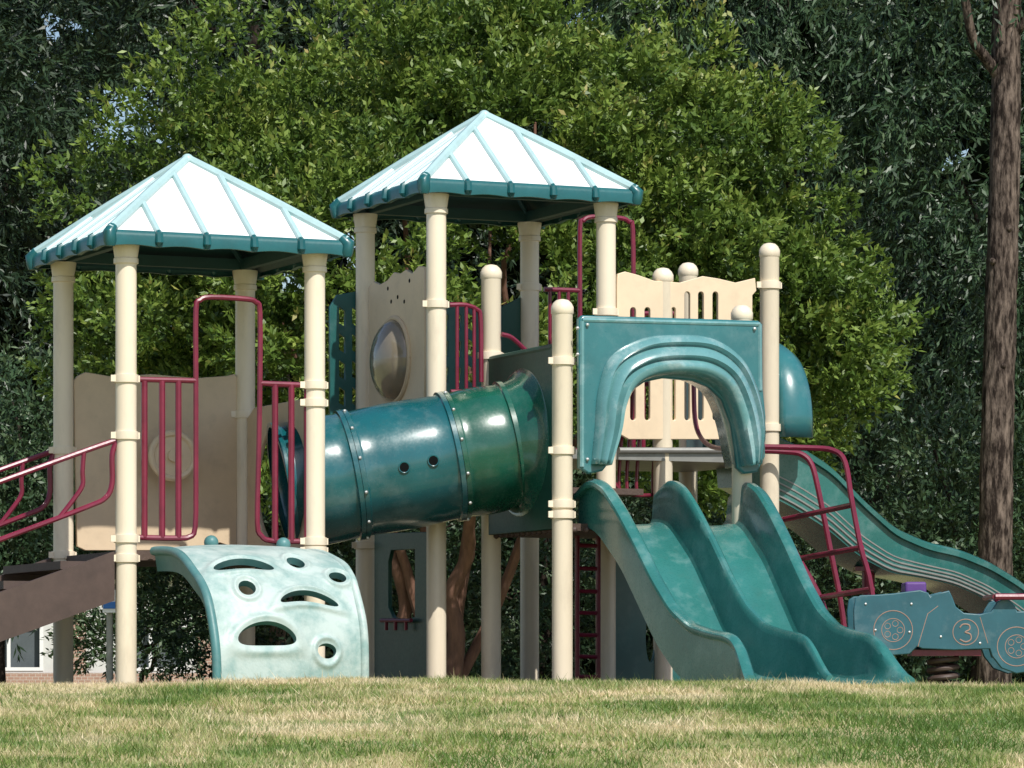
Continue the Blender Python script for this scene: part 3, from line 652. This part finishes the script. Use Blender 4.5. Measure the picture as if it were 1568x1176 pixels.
mb.done('brick_base_and_piers',bmz,bh,False)
mb=MB(); mb.box((-17,95.12,-.3),(.2,0,0),(0,7,0),(0,0,3)); mb.box((-.2,95.12,-.3),(.2,0,0),(0,7,0),(0,0,3)); mb.done('side_walls',bmz,bh,False)
m_glass=mat('window_glass',(.12,.14,.15),.1,.1,2)
mb=MB(); mb.box((-16.7,95.2,.3),(16.3,0,0),(0,.04,0),(0,0,1.8)); mb.done('window_glass',m_glass,bh,False)
mb=MB()
for i in range(5):
    x0=-17+1.2+i*3.3
    for (xx,zz_,ww,hh_) in ((x0,.5,1.6,.08),(x0,1.82,1.6,.08),(x0,.58,.08,1.24),(x0+1.52,.58,.08,1.24),(x0+.76,.58,.08,1.24)): mb.box((xx,94.88,zz_),(ww,0,0),(0,.05,0),(0,0,hh_))
mb.done('window_frames',m_white,bh,False)
m_shing=mat('roof_shingles',(.10,.09,.09),.9,.2,20,bump=.5)
mesh('roof',[(-17.6,94.4,2.72),(.6,94.4,2.72),(.6,102.6,2.72),(-17.6,102.6,2.72),(-14.5,98.5,4.9),(-2.5,98.5,4.9)],[(0,1,5,4),(1,2,5),(2,3,4,5),(3,0,4),(3,2,1,0)],m_shing,bh,False)
# ================================================================ trees
def unit(v): return v/np.maximum(np.linalg.norm(v,axis=-1,keepdims=True),1e-9)
# thin places in the rear canopy where the sky shows (x/y, z/y, radius)
thin=[(-.0974,.1400,.0050),(-.0918,.1440,.0028),(-.113,.162,.0024),(-.1045,.1345,.0022),(-.088,.1365,.0020),(.118,.150,.0016),(.106,.128,.0014),(-.118,.148,.0018)]
def leaves(name,P,Dv,Ln,Wn,tint,mt,parent):
    if P[:,1].mean()>41:
        k=np.ones(len(P),bool)
        for gx0,gz0,gr in thin:
            k&=np.hypot(P[:,0]/P[:,1]-gx0,P[:,2]/P[:,1]-gz0)>gr*rng.uniform(.55,1.25,len(P))
        P=P[k];Dv=Dv[k];tint=tint[k]
    n=len(P); r=rng.normal(size=(n,3)); s=unit(np.cross(Dv,r)); nn=np.cross(Dv,s)
    L_=(Ln*rng.uniform(.7,1.25,n))[:,None]; W_=(Wn*rng.uniform(.7,1.2,n))[:,None]
    V=np.stack([P,P+Dv*L_*.45+s*W_*.5+nn*L_*.06,P+Dv*L_,P+Dv*L_*.45-s*W_*.5+nn*L_*.06],1)
    return rawmesh(name,V,4,mt,parent,tint)
def sprigs(C,rad,cen,nsp,nlf,slen,upb,droop=0.,flat=.8,ld=.7,t0=.22,edge=.45):
    n=len(C); out=unit(C-cen)
    ball=unit(rng.normal(size=(n,nsp,3)))*(rng.random((n,nsp,1))**edge)*rad[:,None,None]; ball[...,2]*=flat
    sp_=C[:,None,:]+ball
    d=unit(out[:,None,:]*.6+unit(ball)*.8+np.array([0,0,upb])+rng.normal(0,.35,(n,nsp,3)))
    t=rng.random((n,nsp,nlf,1))
    P=sp_[:,:,None,:]+d[:,:,None,:]*t*slen+rng.normal(0,.018,(n,nsp,nlf,3)); P[...,2]-=droop*(t[...,0]**2)
    ldv=unit(d[:,:,None,:]*ld+rng.normal(0,.6,(n,nsp,nlf,3))+np.array([0,0,-droop*2.]))
    rel=(ball[...,2]/(rad[:,None]*flat))[:,:,None]
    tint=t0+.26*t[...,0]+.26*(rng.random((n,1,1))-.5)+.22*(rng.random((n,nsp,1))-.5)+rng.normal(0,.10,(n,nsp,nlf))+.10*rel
    return P.reshape(-1,3),ldv.reshape(-1,3),np.clip(tint.reshape(-1),0,1)
def limbs(mb,base,tops,r0,wig=.15,thin_=.25):
    for tp in tops:
        b=Vector(base); t=Vector(tp); n=7; pts=[]
        for k in range(n+1):
            f=k/n; p=b.lerp(t,f); p.z=b.z+(t.z-b.z)*(f**.85); p+=Vector(rng.normal(0,wig,3))*f*(1-f)*2; pts.append(p)
        pts=cat(pts,3); m=len(pts); mb.tube(pts,[r0*(1-(1-thin_)*i/(m-1)) for i in range(m)],9)
bt_=empty('shade_tree',(-.3,36,0))
cen=np.array([-.35,36.2,3.15])
nc=330
dirs=unit(rng.normal(size=(nc*3,3))); dirs=dirs[(dirs[:,2]>-.55)&(dirs[:,1]<.45)][:nc]
rr=rng.uniform(.55,1.04,len(dirs))**.6; lob=1+.10*np.sin(dirs[:,0]*7+1)*np.cos(dirs[:,2]*6)+.08*np.sin(dirs[:,1]*9+dirs[:,0]*5)
C_=cen+dirs*np.array([3.2,3.0,2.75])*(rr*lob)[:,None]
C_=C_[C_[:,2]>1.5]; rad=rng.uniform(.20,.48,len(C_))
P,Dv,tt=sprigs(C_,rad,cen,26,26,.26,.55,flat=.55,t0=.28)
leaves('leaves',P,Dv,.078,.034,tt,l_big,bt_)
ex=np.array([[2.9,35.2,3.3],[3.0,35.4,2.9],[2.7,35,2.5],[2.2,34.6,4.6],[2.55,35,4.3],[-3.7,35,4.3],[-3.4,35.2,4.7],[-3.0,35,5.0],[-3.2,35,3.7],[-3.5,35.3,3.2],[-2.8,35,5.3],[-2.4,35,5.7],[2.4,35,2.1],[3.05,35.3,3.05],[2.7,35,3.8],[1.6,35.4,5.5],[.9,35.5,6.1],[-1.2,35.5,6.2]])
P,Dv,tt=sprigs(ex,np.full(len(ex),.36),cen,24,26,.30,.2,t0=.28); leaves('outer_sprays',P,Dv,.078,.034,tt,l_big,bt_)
mb=MB(); limbs(mb,(-.55,36.2,-.05),[(-2.4,36,3.9),(-1.1,36.3,5.2),(.2,35.8,5.0),(1.9,36,4.2),(-.2,37.5,4.3)],.055)
limbs(mb,(-.55,36,-.05),[(-.15,35.7,2.6)],.09,.12); limbs(mb,(-.95,36.3,-.05),[(-1.2,36,2.2)],.08,.10)
mb.done('trunk_and_limbs',m_redbark,bt_)
def bgtree(name,x,y,zc,rx,ry,rz,nclump,mt,bark,ln,wn,nsp=16,nlf=16,slen=.5,upb=0.,droop=0.,tr=.18,zmin=.3,tv=0.,radr=(.45,.9)):
    e=empty(name,(x,y,0)); cen=np.array([x,y,zc]); d=unit(rng.normal(size=(nclump,3)))
    d[:,1]=np.where(d[:,1]>.5,-d[:,1],d[:,1])
    rr=rng.random(nclump)**.4; C=cen+d*np.array([rx,ry,rz])*rr[:,None]*(1+.12*np.sin(d[:,0]*8+x)*np.cos(d[:,2]*7))[:,None]
    C=C[C[:,2]>zmin]; P,Dv,tt=sprigs(C,rng.uniform(*radr,len(C)),cen,nsp,nlf,slen,upb,droop)
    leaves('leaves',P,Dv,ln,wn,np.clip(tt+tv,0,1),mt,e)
    mb=MB(); limbs(mb,(x,y,-.05),[(x+rng.uniform(-.2,.2)*rx,y,zc+rz*.7)],tr,.2,.3)
    limbs(mb,(x,y,zc-rz*.45 if zc-rz*.45>1 else 1.),[(x+rng.uniform(-.7,.7)*rx,y+rng.uniform(-.1,.5)*ry,zc+rng.uniform(-.3,.5)*rz) for _ in range(6)],tr*.4,.2,.2)
    mb.done('trunk_and_limbs',bark,e)
bgtree('evergreen_tree',-6.3,44,6.0,3.6,2.5,4.6,140,l_dark,m_bark2,.13,.032,20,18,.5,-.2,.15,tr=.12,zmin=1.2,tv=.02)
bgtree('evergreen_tree',-2.6,47,8.0,3.4,2.6,3.4,80,l_dark,m_bark2,.13,.032,20,18,.5,-.2,.15,tr=.16,tv=.02)
bgtree('willow_tree',2.6,43,7.3,3.0,2.2,2.6,90,l_mid,m_bark2,.14,.03,20,20,.55,-.3,.35,tr=.14,zmin=3,tv=.06)
bgtree('willow_tree',6.2,42,4.6,3.4,2.2,5.2,170,l_mid,m_bark2,.12,.03,20,18,.5,-.2,.3,tr=.12,zmin=.3,tv=-.06)
bgtree('evergreen_tree',3.6,46,3.0,3.6,2.2,3.2,75,l_dark,m_bark2,.14,.038,20,18,.5,-.1,.2,tr=.16,zmin=.2,tv=.1)
bgtree('evergreen_tree',9.8,47,5.0,3.6,2.5,5.0,55,l_dark,m_bark2,.2,.06,18,16,.5,-.1,.2,tr=.2)
bgtree('evergreen_tree',-10.8,47,5.0,3.6,2.5,5.0,55,l_dark,m_bark2,.2,.06,18,16,.5,-.1,.2,tr=.2)
sh=dict(tr=.05,radr=(.3,.5))
bgtree('shrub',-5.0,40,2.0,2.1,1.3,1.2,75,l_mid,m_bark2,.08,.03,16,18,.3,.2,zmin=.85,tv=.1,**sh)
bgtree('shrub',.3,41,1.3,2.3,1.4,1.5,80,l_mid,m_bark2,.08,.03,16,18,.3,.2,zmin=.1,tv=.12,**sh)
bgtree('shrub',4.4,39,1.2,2.5,1.3,1.6,100,l_mid,m_bark2,.08,.03,16,18,.3,.2,zmin=.1,tv=.08,**sh)
bgtree('shrub',-2.2,41,1.5,1.9,1.4,1.5,75,l_mid,m_bark2,.08,.03,16,18,.3,.2,zmin=.2,tv=.0,**sh)
bgtree('shrub',-4.0,44,.6,.8,.6,.4,18,l_mid,m_bark2,.08,.03,16,18,.3,.2,zmin=.1,tv=.15,tr=.03,radr=(.2,.3))
# --- distant woodland: near-black sheet standing in for deep shade behind the leaves
wl=empty('woodland_background',(0,56,0))
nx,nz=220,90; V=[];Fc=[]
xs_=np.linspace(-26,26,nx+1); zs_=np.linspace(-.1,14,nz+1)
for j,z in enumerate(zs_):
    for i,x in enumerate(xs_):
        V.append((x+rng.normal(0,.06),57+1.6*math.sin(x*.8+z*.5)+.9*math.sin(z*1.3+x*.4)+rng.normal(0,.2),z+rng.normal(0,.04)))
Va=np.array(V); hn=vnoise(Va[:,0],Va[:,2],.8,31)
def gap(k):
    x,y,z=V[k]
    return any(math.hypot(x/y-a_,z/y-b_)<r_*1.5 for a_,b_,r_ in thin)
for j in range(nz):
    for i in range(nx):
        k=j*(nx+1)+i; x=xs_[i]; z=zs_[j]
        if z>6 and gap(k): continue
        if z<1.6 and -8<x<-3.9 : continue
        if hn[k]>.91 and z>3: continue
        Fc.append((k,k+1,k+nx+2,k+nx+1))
mesh('canopy_shade_sheet',V,Fc,m_wood,wl,True,180)
nC=430; C=np.stack([rng.uniform(-16,16,nC),rng.uniform(50,55,nC),rng.uniform(.4,12,nC)],1)
C=C[~((C[:,0]<-3.4)&(C[:,0]>-8)&(C[:,2]<1.9))]
P,Dv,tt=sprigs(C,rng.uniform(.6,1.1,len(C)),np.array([0,75,4.]),18,16,.6,-.1,.2)
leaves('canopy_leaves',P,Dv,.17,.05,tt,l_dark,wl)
# --- trunk at right
tt_=empty('tall_trunk_tree',(4.2,35,0))
pts=cat([W(u,v,35) for u,v in ((1521,1075),(1523,980),(1524,850),(1527,700),(1530,560),(1533,420),(1538,280),(1541,150),(1541,40),(1546,-100),(1552,-300))],24)
n=len(pts); rows=[]
for i,p in enumerate(pts):
    r0=.150-.035*i/(n-1); r=[]; z=p.z
    for k in range(48):
        t=2*math.pi*k/48
        ridge=abs(math.sin(t*9+2.2*math.sin(z*3.1)+1.5*math.sin(z*7.7+t*2)))+.6*abs(math.sin(t*17+z*6+2*math.sin(z*4)))
        rad_=r0*(1+.07*(1-ridge)+.03*math.sin(z*2.2+t)+.02*math.sin(z*9+t*3)+rng.normal(0,.008))
        r.append(p+Vector((math.cos(t)*rad_,math.sin(t)*rad_,0)))
    rows.append(r)
sheet('trunk',rows,m_bark,tt_,True,ang=180)
mb=MB()
mb.tube(cat([W(1540,130,35),W(1510,90,34.9),W(1490,60,34.8),W(1478,0,34.7),W(1460,-120,34.6)],5),[.055-.025*i/20 for i in range(21)],10)
mb.tube(cat([W(1545,60,35),W(1575,20,34.9),W(1600,-60,34.8)],5),[.05-.03*i/10 for i in range(11)],10)
for u,v in ((1545,350),(1520,400),(1536,560)): mb.ball(W(u,v,34.88),.03,8)
mb.done('limbs_and_knots',m_bark,tt_)
C=np.stack([rng.uniform(3.2,6.5,60),rng.uniform(34.6,36.5,60),rng.uniform(6.1,8.5,60)],1)
P,Dv,tt=sprigs(C,rng.uniform(.3,.6,60),np.array([4.4,35,7.]),16,16,.4,-.1,.2); leaves('leaves',P,Dv,.1,.03,tt,l_mid,tt_)
print('objects',len(bpy.data.objects))
